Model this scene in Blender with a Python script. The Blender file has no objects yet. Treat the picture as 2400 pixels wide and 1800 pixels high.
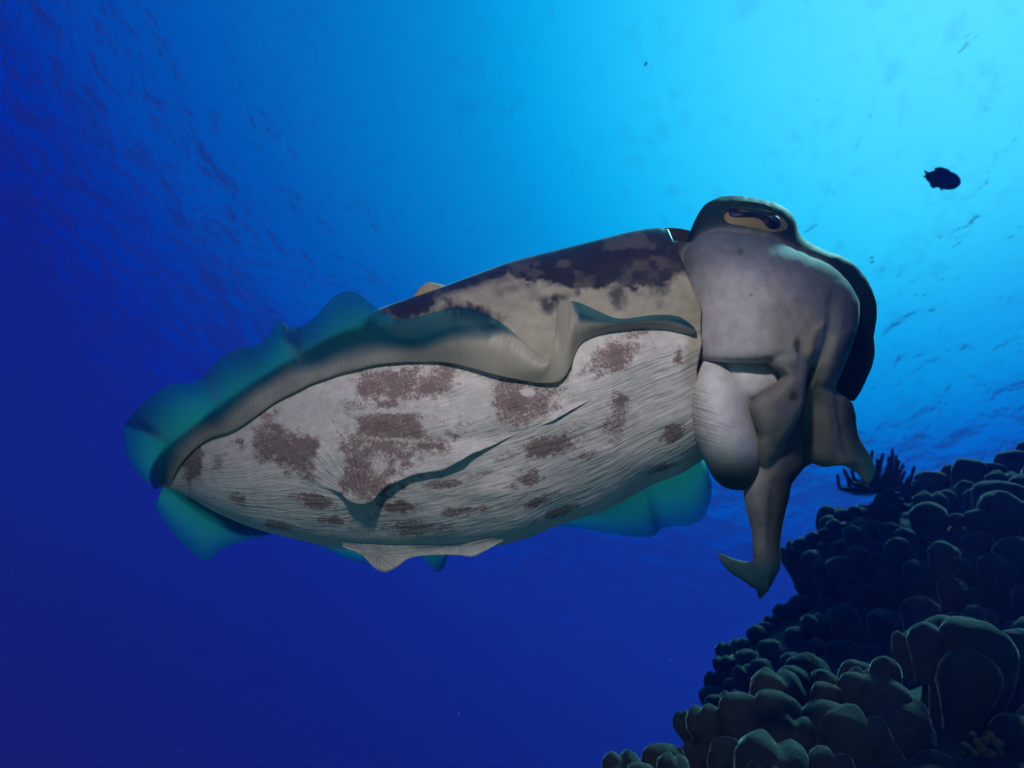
# Underwater photograph: a broad cuttlefish seen from below, a lobed coral reef at its side.
import bpy, bmesh, math, random
import numpy as np
from mathutils import Vector, Matrix
from mathutils.bvhtree import BVHTree

random.seed(7); RNG = np.random.default_rng(11)
S = bpy.context.scene
C = S.collection
PI = math.pi

# ---------------------------------------------------------------- camera
F_PX = 1592.0                    # focal length in pixels of the 2400 x 1800 photograph
ELEV = math.asin(0.764)          # the diver looks steeply upwards
ROLL = math.asin(0.186 / math.cos(ELEV))
fw = Vector((0, math.cos(ELEV), math.sin(ELEV)))
r0 = Vector((1, 0, 0)); u0 = r0.cross(fw)
RT = math.cos(ROLL) * r0 + math.sin(ROLL) * u0
UP = -math.sin(ROLL) * r0 + math.cos(ROLL) * u0
CAM = Vector((0, 0, 0))
cam_data = bpy.data.cameras.new('camera'); cam = bpy.data.objects.new('camera', cam_data); C.objects.link(cam)
M3 = Matrix((RT, UP, -fw)).transposed()
cam.matrix_world = M3.to_4x4()
cam_data.sensor_width = 36.0; cam_data.lens = 36.0 * F_PX / 2400.0
cam_data.dof.use_dof = True; cam_data.dof.focus_distance = 0.62; cam_data.dof.aperture_fstop = 9.0
cam_data.clip_start = 0.01; cam_data.clip_end = 2000
S.camera = cam

# ---------------------------------------------------------------- world: light inside clear sea water, sun high to the right
SUN_DIR = (0.50 * RT + 0.47 * UP + 0.727 * fw).normalized()     # towards the sun, as refracted below the surface
sun_el = math.asin(SUN_DIR.z); sun_az = math.atan2(SUN_DIR.x, SUN_DIR.y)
W = bpy.data.worlds.new('World'); S.world = W; W.use_nodes = True
nt = W.node_tree; nt.nodes.clear()
def wn(t, **k):
    n = nt.nodes.new(t)
    for a, b in k.items(): setattr(n, a, b)
    return n
wl = nt.links.new
geo = wn('ShaderNodeTexCoord')
sky = wn('ShaderNodeTexSky', sky_type='NISHITA', sun_disc=False, sun_elevation=sun_el, sun_rotation=sun_az)
sep = wn('ShaderNodeSeparateXYZ'); wl(geo.outputs['Generated'], sep.inputs[0])
dot = wn('ShaderNodeVectorMath', operation='DOT_PRODUCT'); dot.inputs[1].default_value = SUN_DIR
wl(geo.outputs['Generated'], dot.inputs[0])
ac = wn('ShaderNodeMath', operation='ARCCOSINE'); wl(dot.outputs['Value'], ac.inputs[0])
an = wn('ShaderNodeMath', operation='DIVIDE'); an.inputs[1].default_value = PI; wl(ac.outputs[0], an.inputs[0])
# light scattered by the water, by angle from the sun
ramp = wn('ShaderNodeValToRGB'); ramp.color_ramp.interpolation = 'B_SPLINE'
wl(an.outputs[0], ramp.inputs[0])
stops = [(0, (0.13, 0.76, 1.0)), (14, (0.045, 0.66, 1.0)), (24, (0.0, 0.50, 0.91)), (34, (0.0, 0.245, 0.60)), (47, (0.0, 0.11, 0.40)),
         (58, (0.0, 0.085, 0.43)), (68, (0.0, 0.020, 0.37)), (80, (0.003, 0.010, 0.31)), (95, (0.012, 0.010, 0.22)), (130, (0.014, 0.010, 0.14))]
cr = ramp.color_ramp
while len(cr.elements) < len(stops): cr.elements.new(0.5)
for e, (d, c) in zip(cr.elements, stops):
    e.position = d / 180.0; e.color = (*c, 1)
# longer water path towards the horizon
mr = wn('ShaderNodeValToRGB'); wl(sep.outputs['Z'], mr.inputs[0]); mr.color_ramp.interpolation = 'EASE'
zs = [(0.0, (0.8, 0.28, 0.40)), (0.2, (1.2, 0.30, 0.36)), (0.36, (0.8, 0.22, 0.44)), (0.50, (0.4, 0.18, 0.60)), (0.61, (0.4, 0.24, 0.72)), (0.68, (0.6, 0.40, 0.78)), (0.76, (0.8, 0.70, 0.88)), (0.87, (1, 1, 1))]
er = mr.color_ramp
while len(er.elements) < len(zs): er.elements.new(0.5)
for e, (z, c) in zip(er.elements, zs):
    e.position = z; e.color = (*c, 1)
mul = wn('ShaderNodeMix', data_type='RGBA', blend_type='MULTIPLY'); mul.inputs[0].default_value = 1
wl(ramp.outputs[0], mul.inputs[6]); wl(mr.outputs[0], mul.inputs[7])
# a little direct sky left after the water column, within the surface window
tw = wn('ShaderNodeMapRange', interpolation_type='SMOOTHSTEP'); tw.inputs[1].default_value = 0.66; tw.inputs[2].default_value = 0.95
wl(sep.outputs['Z'], tw.inputs[0])
tint = wn('ShaderNodeMix', data_type='RGBA'); tint.inputs[6].default_value = (0, 0, 0, 1); tint.inputs[7].default_value = (0.004, 0.05, 0.09, 1)
wl(tw.outputs[0], tint.inputs[0])
skm = wn('ShaderNodeMix', data_type='RGBA', blend_type='MULTIPLY'); skm.inputs[0].default_value = 1
wl(sky.outputs[0], skm.inputs[6]); wl(tint.outputs[2], skm.inputs[7])
b1 = wn('ShaderNodeBackground'); b1.inputs[1].default_value = 0.1; wl(skm.outputs[2], b1.inputs[0])
b2 = wn('ShaderNodeBackground'); b2.inputs[1].default_value = 1.0; wl(mul.outputs[2], b2.inputs[0])
ad = wn('ShaderNodeAddShader'); wl(b1.outputs[0], ad.inputs[0]); wl(b2.outputs[0], ad.inputs[1])
wo = wn('ShaderNodeOutputWorld'); wl(ad.outputs[0], wo.inputs[0])

# ---------------------------------------------------------------- sun (daylight after several metres of water) and the diver's strobe
sd = bpy.data.lights.new('sun', 'SUN'); sd.energy = 5.0; sd.angle = math.radians(6); sd.color = (0.30, 0.92, 1.0)
sun = bpy.data.objects.new('sun', sd); C.objects.link(sun)
sun.rotation_euler = SUN_DIR.to_track_quat('Z', 'Y').to_euler()

# the flash of the photographer's own strobe, held on an arm above and left of the lens: it is what lights the belly white
# and throws the crisp shadow below the belly fold
ld = bpy.data.lights.new('camera_strobe', 'SPOT'); ld.energy = 10.6; ld.shadow_soft_size = 0.02; ld.color = (1.0, 0.93, 0.90)
ld.spot_size = math.radians(76); ld.spot_blend = 0.75
strobe = bpy.data.objects.new('camera_strobe', ld); C.objects.link(strobe)
strobe.location = -0.06 * RT + 0.35 * UP + 0.05 * fw
aim = 0.62 * (fw + (1130 - 1200) / F_PX * RT + (900 - 610) / F_PX * UP)
strobe.rotation_euler = (strobe.location - aim).to_track_quat('Z', 'Y').to_euler()

S.view_settings.view_transform = 'Standard'; S.view_settings.look = 'None'
S.view_settings.exposure = 0.0; S.view_settings.gamma = 1.0; S.view_settings.use_curve_mapping = False
S.cycles.use_denoising = True
S.cycles.max_bounces = 8; S.cycles.transparent_max_bounces = 16
S.cycles.volume_bounces = 1
# ---------------------------------------------------------------- helpers
def at(px, py, d):
    """point on the ray of a photograph pixel, d metres along the viewing axis"""
    px, py, d = float(px), float(py), float(d)
    return CAM + d * (fw + ((px - 1200) / F_PX) * RT + ((900 - py) / F_PX) * UP)
A_f, A_r, A_u = (np.array(v) for v in (fw, RT, UP))
def at_np(px, py, d):
    px, py, d = np.broadcast_arrays(np.asarray(px, float), np.asarray(py, float), np.asarray(d, float))
    return d[..., None] * (A_f + ((px - 1200) / F_PX)[..., None] * A_r + ((900 - py) / F_PX)[..., None] * A_u)
def proj_np(P):
    z = P @ A_f
    return 1200 + F_PX * (P @ A_r) / z, 900 - F_PX * (P @ A_u) / z, z
def smooth(a, b, x):
    t = np.clip((x - a) / (b - a), 0, 1); return t * t * (3 - 2 * t)

class Mat:
    def __init__(s, name):
        s.m = bpy.data.materials.new(name); s.m.use_nodes = True; s.t = s.m.node_tree; s.t.nodes.clear()
        s.out = s.t.nodes.new('ShaderNodeOutputMaterial')
    def n(s, t, ins=None, **k):
        x = s.t.nodes.new(t)
        for a, b in k.items(): setattr(x, a, b)
        for a, b in (ins or {}).items():
            if hasattr(b, 'is_output') or isinstance(b, bpy.types.NodeSocket): s.t.links.new(b, x.inputs[a])
            else: x.inputs[a].default_value = b
        return x
    def math(s, op, a, b=0.0, c=None):
        ins = {0: a, 1: b}
        if c is not None: ins[2] = c
        return s.n('ShaderNodeMath', ins, operation=op).outputs[0]
    def mix(s, f, a, b, mode='MIX'):
        return s.n('ShaderNodeMix', {0: f, 6: a, 7: b}, data_type='RGBA', blend_type=mode).outputs[2]
    def attr(s, name): return s.n('ShaderNodeAttribute', attribute_name=name)
    def noise(s, scale, vec=None, detail=4, rough=0.55, dist=0.0):
        ins = {'Scale': scale, 'Detail': detail, 'Roughness': rough, 'Distortion': dist}
        if vec is not None: ins['Vector'] = vec
        return s.n('ShaderNodeTexNoise', ins).outputs['Fac']
    def rng(s, x, a, b, c=0.0, d=1.0):
        return s.n('ShaderNodeMapRange', {0: x, 1: a, 2: b, 3: c, 4: d}).outputs[0]
    def surf(s, x): s.t.links.new(x, s.out.inputs['Surface'])

def new_mesh(name, verts, faces, smooth_shade=True):
    me = bpy.data.meshes.new(name)
    v = np.asarray(verts, dtype=np.float32).reshape(-1, 3)
    f = np.asarray(faces, dtype=np.int32)
    me.vertices.add(len(v)); me.vertices.foreach_set('co', v.ravel())
    k = f.shape[1]
    me.loops.add(f.size); me.loops.foreach_set('vertex_index', f.ravel())
    me.polygons.add(len(f)); me.polygons.foreach_set('loop_start', np.arange(0, f.size, k, dtype=np.int32))
    me.polygons.foreach_set('use_smooth', np.ones(len(f), dtype=bool) if smooth_shade else np.zeros(len(f), dtype=bool))
    me.update(calc_edges=True); me.validate()
    return me
def obj(name, me, mat=None, parent=None):
    o = bpy.data.objects.new(name, me); C.objects.link(o)
    if mat is not None and me is not None and len(me.materials) == 0: me.materials.append(mat.m if isinstance(mat, Mat) else mat)
    if parent is not None: put(o, parent)
    return o
def put(o, parent):
    """parent without moving: parts are made in world space, the thing is an empty at its base"""
    o.parent = parent; o.matrix_parent_inverse = Matrix.Translation(-parent.location)
def tag(o, label, cat, group=None):
    o['label'] = label; o['category'] = cat
    if group: o['group'] = group
    return o
def thing(name, loc, label, cat, group=None):
    o = bpy.data.objects.new(name, None); C.objects.link(o); o.location = loc; o.empty_display_size = 0.05
    return tag(o, label, cat, group)
def fattr(me, name, vals):
    a = me.attributes.new(name, 'FLOAT', 'POINT'); a.data.foreach_set('value', np.asarray(vals, np.float32).ravel())
def cattr(me, name, rgb):
    a = me.attributes.new(name, 'FLOAT_COLOR', 'POINT')
    v = np.ones((len(rgb), 4), np.float32); v[:, :3] = rgb; a.data.foreach_set('color', v.ravel())
def grid_faces(n, m, close_m=False, off=0):
    i, j = np.meshgrid(np.arange(n - 1), np.arange(m if close_m else m - 1), indexing='ij')
    j2 = (j + 1) % m
    return (off + np.stack([i * m + j, i * m + j2, (i + 1) * m + j2, (i + 1) * m + j], -1)).reshape(-1, 4)
def spline(pts, n, ts=None):
    """Catmull-Rom through the rows of pts (chord length), n samples (or at parameters ts)"""
    P = np.asarray(pts, float); d = np.linalg.norm(np.diff(P[:, :2], axis=0), axis=1) + 1e-6
    T = np.concatenate([[0], np.cumsum(d)]); T /= T[-1]
    x = np.linspace(0, 1, n) if ts is None else np.asarray(ts)
    k = np.clip(np.searchsorted(T, x, side='right') - 1, 0, len(P) - 2)
    m = np.zeros_like(P)
    m[1:-1] = (P[2:] - P[:-2]) / (T[2:] - T[:-2])[:, None]
    m[0] = (P[1] - P[0]) / (T[1] - T[0]); m[-1] = (P[-1] - P[-2]) / (T[-1] - T[-2])
    h = (T[k + 1] - T[k]); u = ((x - T[k]) / h)[:, None]; h = h[:, None]
    return (2*u**3 - 3*u**2 + 1) * P[k] + (u**3 - 2*u**2 + u) * h * m[k] + (-2*u**3 + 3*u**2) * P[k+1] + (u**3 - u**2) * h * m[k+1]
# value noise for shapes
_perm = RNG.permutation(512); _val = RNG.random(512)
def vnoise(p):
    p = np.asarray(p, float); i = np.floor(p).astype(int); f = p - i; f = f * f * (3 - 2 * f)
    r = 0
    for a in (0, 1):
        for b in (0, 1):
            for c in (0, 1):
                h = _perm[(_perm[(_perm[(i[..., 0] + a) & 511] + i[..., 1] + b) & 511] + i[..., 2] + c) & 511]
                w = (f[..., 0] if a else 1 - f[..., 0]) * (f[..., 1] if b else 1 - f[..., 1]) * (f[..., 2] if c else 1 - f[..., 2])
                r = r + w * _val[h]
    return r
def fbm(p, o=4):
    p = np.asarray(p, float); r = 0; a = 0.5; t = 0
    for k in range(o): r = r + a * vnoise(p * 2**k + 17.3 * k); t += a; a *= 0.5
    return r / t

# ---------------------------------------------------------------- water surface overhead (seen from below)
def build_water_surface():
    H = 9.0; n = 260; R = 220.0
    t = np.linspace(-1, 1, n); q = np.sign(t) * (np.abs(t) ** 2.2) * R
    X, Y = np.meshgrid(q + 2.0, q + 8.0, indexing='ij')
    w = (fbm(np.stack([X * 0.35, Y * 0.22, 0 * X], -1), 4) - 0.5) * 0.5
    me = new_mesh('water_surface', np.stack([X, Y, H + w], -1), grid_faces(n, n)[:, ::-1])
    m = Mat('water_surface')
    tc = m.n('ShaderNodeTexCoord').outputs['Object']
    a = m.noise(1.5, tc, 4, .5, .5); b = m.noise(0.35, tc, 3, .5, .3); c = m.noise(4.5, tc, 3, .5, .4)
    h = m.math('ADD', m.math('ADD', a, m.math('MULTIPLY', b, .9)), m.math('MULTIPLY', c, .18))
    bump = m.n('ShaderNodeBump', {'Strength': 1.0, 'Distance': 0.12, 'Height': h}).outputs[0]
    fr = m.n('ShaderNodeFresnel', {'IOR': 1.333, 'Normal': bump}).outputs[0]
    fac = m.math('ADD', m.math('MULTIPLY', fr, 0.55), m.math('MULTIPLY', m.rng(m.math('ADD', m.math('MULTIPLY', a, .45), m.math('MULTIPLY', c, .55)), .54, .66), .13))
    tr = m.n('ShaderNodeBsdfTransparent', {0: (1, 1, 1, 1)}).outputs[0]
    gl = m.n('ShaderNodeBsdfGlossy', {'Color': (0.9, 0.95, 1, 1), 'Roughness': 0.2, 'Normal': bump}).outputs[0]
    m.surf(m.n('ShaderNodeMixShader', {0: fac, 1: tr, 2: gl}).outputs[0])
    o = obj('water_surface', me, m); o['kind'] = 'structure'
    return o
build_water_surface()

# ---------------------------------------------------------------- unseen rubble floor added below the diver to throw soft fill light up
def build_fill_seabed():
    n, m = 90, 140; r = np.linspace(0, 1, n)[:, None] ** 1.3 * 7.0; t = np.linspace(0, 2 * PI, m, endpoint=False)[None]
    X = r * np.cos(t) + .6; Y = r * np.sin(t) + .8
    Z = -1.35 + (fbm(np.stack([X * 1.3, Y * 1.3, 0 * X], -1), 5) - .5) * .35 - 3.0 * smooth(4.5, 7.2, r + 1.5 * (fbm(np.stack([X * .5, Y * .5, 0 * X + 3], -1), 2) - .5))
    me = new_mesh('fill_seabed', np.stack([X, Y, Z], -1), grid_faces(n, m, True))
    mt = Mat('fill_seabed'); g = mt.n('ShaderNodeNewGeometry').outputs['Position']
    c = mt.mix(mt.rng(mt.noise(3, g, 6, .6), .35, .65), (.055, .052, .045, 1), (.11, .10, .085, 1))
    bp = mt.n('ShaderNodeBump', {'Strength': .7, 'Distance': .02, 'Height': mt.noise(24, g, 5, .6)}).outputs[0]
    mt.surf(mt.n('ShaderNodeBsdfPrincipled', {'Base Color': c, 'Roughness': .9, 'Normal': bp, 'Specular IOR Level': .1}).outputs[0])
    o = obj('fill_seabed', me, mt); o['kind'] = 'structure'
build_fill_seabed()
# ---------------------------------------------------------------- cuttlefish
class Piece:
    """vertices, quads and per-vertex values of one stretch of skin"""
    def __init__(s, V, F): s.V = np.asarray(V, float).reshape(-1, 3); s.F = np.asarray(F, int); s.a = {}
ATTR = ('thin', 'blot', 'wa', 'wb', 'wm', 'fa', 'fr', 'fm', 'gloss')
def join(pieces):
    V = np.concatenate([p.V for p in pieces]); off = 0; F = []
    for p in pieces: F.append(p.F + off); off += len(p.V)
    q = Piece(V, np.concatenate(F))
    for k in ATTR: q.a[k] = np.concatenate([p.a.get(k, np.zeros(len(p.V))) for p in pieces])
    q.a['skin'] = np.concatenate([p.a['skin'] for p in pieces])
    return q
def loft(st, ns, nth, near=0.6, ex=1.0, cap=True):
    """rings between a left/top and a right/bottom outline; rows: x0 y0 x1 y1 depth half_thickness"""
    Q = spline(st, ns)
    Q[:, 5] = np.maximum(Q[:, 5], 1e-4)
    n1 = int(nth * near); th = np.concatenate([np.linspace(0, PI, n1, endpoint=False), np.linspace(PI, 2 * PI, nth - n1, endpoint=False)])
    u = (1 - np.cos(th)) / 2
    px = Q[:, 0:1] + (Q[:, 2:3] - Q[:, 0:1]) * u; py = Q[:, 1:2] + (Q[:, 3:4] - Q[:, 1:2]) * u
    s = np.sin(th); s = np.sign(s) * np.abs(s) ** ex
    d = Q[:, 4:5] - Q[:, 5:6] * s
    return px, py, d, th
def loft_piece(st, ns, nth, **k):
    px, py, d, th = loft(st, ns, nth, **k)
    n = len(px); P = at_np(px, py, d).reshape(-1, 3)
    F = grid_faces(n, nth, True)
    # close the ends with fans of quads to a doubled centre
    c0 = P[:nth].mean(0); c1 = P[-nth:].mean(0); P = np.vstack([P, c0, c1])
    i = np.arange(nth); j = (i + 1) % nth; b = (n - 1) * nth
    F = np.vstack([F, np.stack([j, i, np.full(nth, n * nth), np.full(nth, n * nth)], 1), np.stack([b + i, b + j, np.full(nth, n * nth + 1), np.full(nth, n * nth + 1)], 1)])
    return Piece(P, F)
def tri_mesh(name, p):
    """mesh that may hold degenerate quads (fan caps) as triangles"""
    me = bpy.data.meshes.new(name)
    F = [tuple(f) if f[2] != f[3] else tuple(f[:3]) for f in p.F.tolist()]
    me.from_pydata(p.V.tolist(), [], F); me.polygons.foreach_set('use_smooth', np.ones(len(me.polygons), bool)); me.update()
    return me
def bvh_of(p): return BVHTree.FromPolygons([tuple(v) for v in p.V], [tuple(f) if f[2] != f[3] else tuple(f[:3]) for f in p.F.tolist()])
def depth_on(bvh, px, py, default=0.65):
    """depth of the skin where the ray of a pixel meets it"""
    px, py = float(px), float(py)
    d = fw + ((px - 1200) / F_PX) * RT + ((900 - py) / F_PX) * UP
    loc, nor, i, dist = bvh.ray_cast(CAM, d.normalized())
    return default if loc is None else (loc - CAM).dot(fw)

# mantle -------------------------------------------------------------
M_ST = [(377, 1127, 379, 1141, .735, .002), (388, 1096, 402, 1147, .73, .010), (420, 1050, 450, 1169, .722, .028), (470, 1000, 502, 1199, .715, .044),
        (540, 945, 592, 1237, .705, .058), (640, 872, 690, 1263, .695, .070), (760, 795, 790, 1285, .685, .079), (892, 723, 900, 1291, .675, .085),
        (1004, 684, 1010, 1292, .668, .088), (1100, 648, 1110, 1286, .662, .089), (1202, 612, 1215, 1268, .656, .089), (1300, 587, 1310, 1231, .650, .087),
        (1400, 562, 1430, 1190, .642, .085), (1487, 541, 1530, 1136, .635, .081), (1542, 534, 1600, 1108, .630, .078), (1556, 537, 1648, 1078, .626, .075)]
SEAM = np.array([(376, 1130), (415, 1107), (448, 1063), (491, 1027), (549, 1009), (585, 987), (640, 947), (730, 900), (802, 875), (875, 857), (947, 848), (1012, 846), (1042, 847),
                 (1107, 864), (1164, 878), (1232, 887), (1293, 902), (1331, 906), (1338, 880), (1342, 804), (1365, 785), (1430, 766), (1505, 758), (1540, 762), (1640, 775)], float)
def seam_y(x): return np.interp(x, SEAM[:, 0], SEAM[:, 1])
def blobs(px, py, L, warp=0.9, k=0.022):
    w = (fbm(np.stack([px * k, py * k, 0 * px + 3.1], -1), 4) - .5) * 2 * warp
    w2 = (fbm(np.stack([px * .09, py * .09, 0 * px + 9.1], -1), 2) - .5) * 1.0
    r = np.zeros_like(px)
    for (cx, cy, rx, ry, a, st) in L:
        c, s = math.cos(math.radians(a)), math.sin(math.radians(a)); dx, dy = px - cx, py - cy
        d = np.sqrt(((dx * c + dy * s) / rx) ** 2 + ((-dx * s + dy * c) / ry) ** 2) + w + w2
        r = np.maximum(r, st * smooth(1.55, 0.35, d))
    return r
BELLY = [(940, 895, 122, 52, -8, .85), (918, 1010, 112, 84, 5, .9), (875, 1110, 66, 84, 20, .85), (900, 993, 26, 22, 0, 1.), (998, 908, 20, 18, 0, 1.), (842, 950, 60, 26, -10, .6),
         (660, 1050, 90, 58, 12, .95), (620, 1010, 40, 30, 0, .7), (1222, 930, 70, 66, 20, .8), (1215, 945, 26, 26, 0, 1.), (1270, 890, 60, 30, 20, .5), (1281, 1047, 64, 24, -10, .95), (1448, 965, 26, 58, 8, .7),
         (1452, 940, 34, 14, -25, .95), (1445, 838, 62, 30, -30, .8), (1440, 845, 22, 18, -40, 1.), (1500, 780, 60, 16, -10, .6), (1592, 835, 17, 30, 10, .95), (1573, 1020, 27, 24, 0, .9), (1231, 1123, 33, 22, -25, 1.),
         (944, 1188, 50, 16, 3, 1.), (749, 1177, 38, 15, 8, .9), (700, 1165, 30, 10, 10, .6), (566, 1172, 26, 18, 20, .95), (781, 1220, 42, 12, 8, .9), (655, 1232, 36, 10, 12, .7), (452, 1095, 22, 46, 10, .95), (510, 1085, 22, 30, 20, .6),
         (1085, 1199, 50, 10, -8, .8), (980, 1237, 70, 18, 0, .7), (1042, 1134, 40, 9, -5, .75), (1130, 1110, 36, 12, -15, .5), (1372, 1069, 38, 10, -15, .75), (1551, 1096, 40, 11, -18, .9), (1250, 1180, 40, 11, -20, .8),
         (1300, 1205, 60, 9, -22, .8), (1190, 1070, 40, 10, -10, .35), (1350, 1000, 36, 12, -20, .3)]
HOLES = [(1238, 917, 14, 11, 0, 1), (940, 962, 80, 7, 0, .8), (930, 1030, 90, 5, 3, .5), (1016, 1005, 20, 18, 0, .8), (886, 1090, 20, 26, 10, .9), (880, 860, 30, 14, 0, .6)]
FLANK = [(1096, 735, 52, 24, 25, 1.), (1135, 762, 30, 14, 20, .9), (955, 722, 60, 20, -14, 1.), (1305, 698, 42, 14, -12, .95), (1290, 715, 24, 18, 0, .9), (1448, 690, 16, 26, 0, .85), (1210, 672, 60, 16, -15, .45), (1170, 655, 40, 16, -15, .4),
         (1095, 655, 42, 13, -18, .95), (1540, 640, 40, 40, 0, .9), (1000, 690, 40, 10, -20, .35), (1250, 690, 20, 20, 0, .3), (1330, 655, 70, 14, -6, .9)]
def paint_mantle(p, px, py, facing):
    """skin colour and chromatophore patches; px, py are where the photograph shows that stretch of skin"""
    n = len(px)
    above = smooth(8, -14, py - (seam_y(px) - 6))
    belly = np.array([.60, .57, .565]); flank = np.array([.33, .305, .245]); dark = np.array([.022, .024, .042])
    col = belly * (1 - above)[:, None] + flank * above[:, None]
    mott = fbm(np.stack([px * .012, py * .02, 0 * px], -1), 4)
    col *= (0.84 + 0.32 * mott)[:, None]
    # dark saddle along the back
    edge = np.interp(px, [300, 700, 892, 1004, 1120, 1170, 1230, 1300, 1400, 1550, 1600, 1640], [800, 800, 742, 704, 655, 652, 652, 662, 672, 668, 648, 620])
    rag = (fbm(np.stack([px * .025, py * .03, 0 * px + 5], -1), 5) - .5) * 60 + (fbm(np.stack([px * .11, py * .13, 0 * px + 8], -1), 3) - .5) * 26
    sad = smooth(12, -10, py - edge + rag) * above
    top = np.interp(px, [q[0] for q in M_ST], [q[1] for q in M_ST])
    sad = np.maximum(sad, smooth(46, 12, py - top + rag * .35) * above)
    col = col * (1 - .75 * smooth(-40, -8, px - np.interp(py, [520, 545, 590, 625, 690], [1525, 1545, 1578, 1592, 1612])) * smooth(660, 620, py))[:, None]  # collar rim darkened in the skin colour to mute its sunlit lip
    fl = np.clip(blobs(px, py, FLANK, 1.1) * above, 0, 1)
    sad = sad * (.84 + .34 * smooth(.62, .38, fbm(np.stack([px * .028, py * .042, 0 * px + 15], -1), 6))); sad = np.clip(sad, 0, 1)
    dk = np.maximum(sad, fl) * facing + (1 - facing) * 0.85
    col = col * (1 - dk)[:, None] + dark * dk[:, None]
    rim = np.interp(py, [545, 590, 625, 690, 750, 804, 870, 963, 1069], [1540, 1575, 1590, 1612, 1635, 1631, 1619, 1631, 1652])
    lip = smooth(-34, -6, px - rim) * smooth(640, 700, py) * smooth(1000, 820, py) * facing
    col = col * (1 - .7 * lip[:, None]) + np.array([.27, .235, .16]) * (.7 * lip)[:, None]
    bl = blobs(px, py, BELLY) * (1 - above) * (1 - .9 * blobs(px, py, HOLES, .5)) * facing
    # tail end darker skin
    p.a['skin'] = col; p.a['blot'] = bl
    fold = lambda cx, cy: (np.arctan2(py - cy, px - cx), np.hypot(px - cx, py - cy))
    f1, r1 = fold(848, 1172); f2, r2 = fold(885, 1300)
    use2 = r2 < 130
    p.a['fa'] = np.where(use2, f2 * 1.3, f1); p.a['fr'] = np.where(use2, r2, r1)
    m1 = smooth(330, 60, r1) * smooth(20, -20, py - 1172) ; m2 = smooth(130, 30, r2)
    p.a['fm'] = np.where(use2, m2, m1) * (1 - above) * facing
    p.a['wm'] = (1 - above) * facing * (1 - .75 * m1)
    p.a['gloss'] = 0.5 * above + .2
def build_mantle():
    ns, nth = 460, 420
    px, py, d, th = loft(M_ST, ns, nth, near=.68, ex=.92)
    s = np.linspace(0, 1, ns)[:, None]; u = ((1 - np.cos(th)) / 2)[None]
    near = (np.sin(th) > 0)[None]
    # ventral rim of the collar swings forward beside the neck
    bow = np.interp(u, [0, .1, .25, .35, .5, .62, .8, 1], [0, 12, 36, 46, 34, 8, -2, 0]) * near
    bow = bow + 9 * (vnoise(np.stack([u * 9, 0 * u + .5, 0 * u + 2.2], -1)) - .5) * near
    px = px + bow * smooth(.80, 1, s)
    far_lip = np.interp(u, [0, .04, .12, .3, .5], [0, 2, 4, 2, 0]) * (~near)
    px = px + far_lip * smooth(.9, 1, s); py = py + .12 * far_lip * smooth(.9, 1, s)
    # plump seam under the fin base, slack skin
    sy = seam_y(px); g = np.exp(-((py - sy - 14) / 22.) ** 2) * near * smooth(.02, .1, s)
    d = d + 0.004 * g
    lump = (fbm(np.stack([px * .006, py * .012, 0 * px + 2], -1), 3) - .5)
    d = d - 0.010 * lump * near
    P = at_np(px, py, d); facing = np.clip(np.sin(th) * 4 + 1.0, 0, 1)[None] * np.ones_like(px)
    # lip: roll the rim inwards
    c = P[-1].mean(0); back = P[-30].mean(0) - c; rings = [P]
    for f, b in ((.996, -.05), (.986, -.085), (.968, -.08), (.945, .02), (.91, .3), (.86, 1.2)): rings.append((c + (P[-1] - c) * f + back * b)[None])
    V = np.concatenate(rings); n = len(V)
    p = Piece(V, grid_faces(n, nth, True))
    ext = lambda a: np.concatenate([a, np.repeat(a[-1:], n - ns, 0)]).ravel()
    paint_mantle(p, ext(px), ext(py), ext(facing))
    p.a['wa'] = ext(u * 520 * np.ones_like(px) + 0.06 * (px - 800)); p.a['wb'] = ext(s * 1250 * np.ones_like(px))
    return p
MANTLE = build_mantle()
BV_M = bvh_of(MANTLE)

def strip(U, L, ts_n, nv, lift, prof, und=1, thick=.002):
    """a fold of slack skin: leaves the mantle along U, ends in a free rolled edge along L"""
    u = spline(U, ts_n); l = spline(L, ts_n); t = np.linspace(0, 1, ts_n)
    lf = np.interp(t, *lift)
    rows = []; vs = np.concatenate([np.linspace(0, 1, nv), [1.03, 1.03, 1.0, .92, .8, .6]])
    off = np.concatenate([prof(np.linspace(0, 1, nv)), [.97, .90, .82, .70, .45, -.05]])
    PX = np.zeros((ts_n, len(vs))); PY = PX.copy(); D = PX.copy()
    for i in range(ts_n):
        for j, v in enumerate(vs):
            x, y = u[i] + (l[i] - u[i]) * v
            PX[i, j], PY[i, j] = x, y; D[i, j] = depth_on(BV_M, x, y) + .0006
    D -= lf[:, None] * off[None]
    p = Piece(at_np(PX, PY, D), grid_faces(ts_n, len(vs)))
    paint_mantle(p, PX.ravel(), PY.ravel(), np.ones(PX.size))
    p.a['wa'] = PY.ravel() + .2 * PX.ravel(); p.a['wb'] = PX.ravel()
    return p
FOLD_L = [(735, 1138), (775, 1147), (800, 1157), (815, 1171), (835, 1178), (853, 1178), (873, 1170), (890, 1151), (905, 1138), (930, 1127), (967, 1112), (1010, 1104), (1040, 1099), (1062, 1087), (1085, 1075), (1104, 1063), (1138, 1050), (1190, 1026), (1250, 1000)]
FOLD_U = [(715, 1118), (745, 1085), (775, 1065), (800, 1050), (830, 1040), (853, 1040), (875, 1040), (895, 1040), (915, 1035), (945, 1030), (980, 1025), (1015, 1020), (1045, 1015), (1068, 1008), (1090, 1002), (1112, 998), (1146, 990), (1195, 995), (1252, 992)]
fold1 = strip(FOLD_U, FOLD_L, 150, 26, ([0, .08, .17, .25, .33, .45, .60, .68, .78, .9, 1], [.0, .003, .013, .019, .013, .0075, .007, .010, .005, .0015, 0]), lambda v: v ** 2.2)
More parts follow.
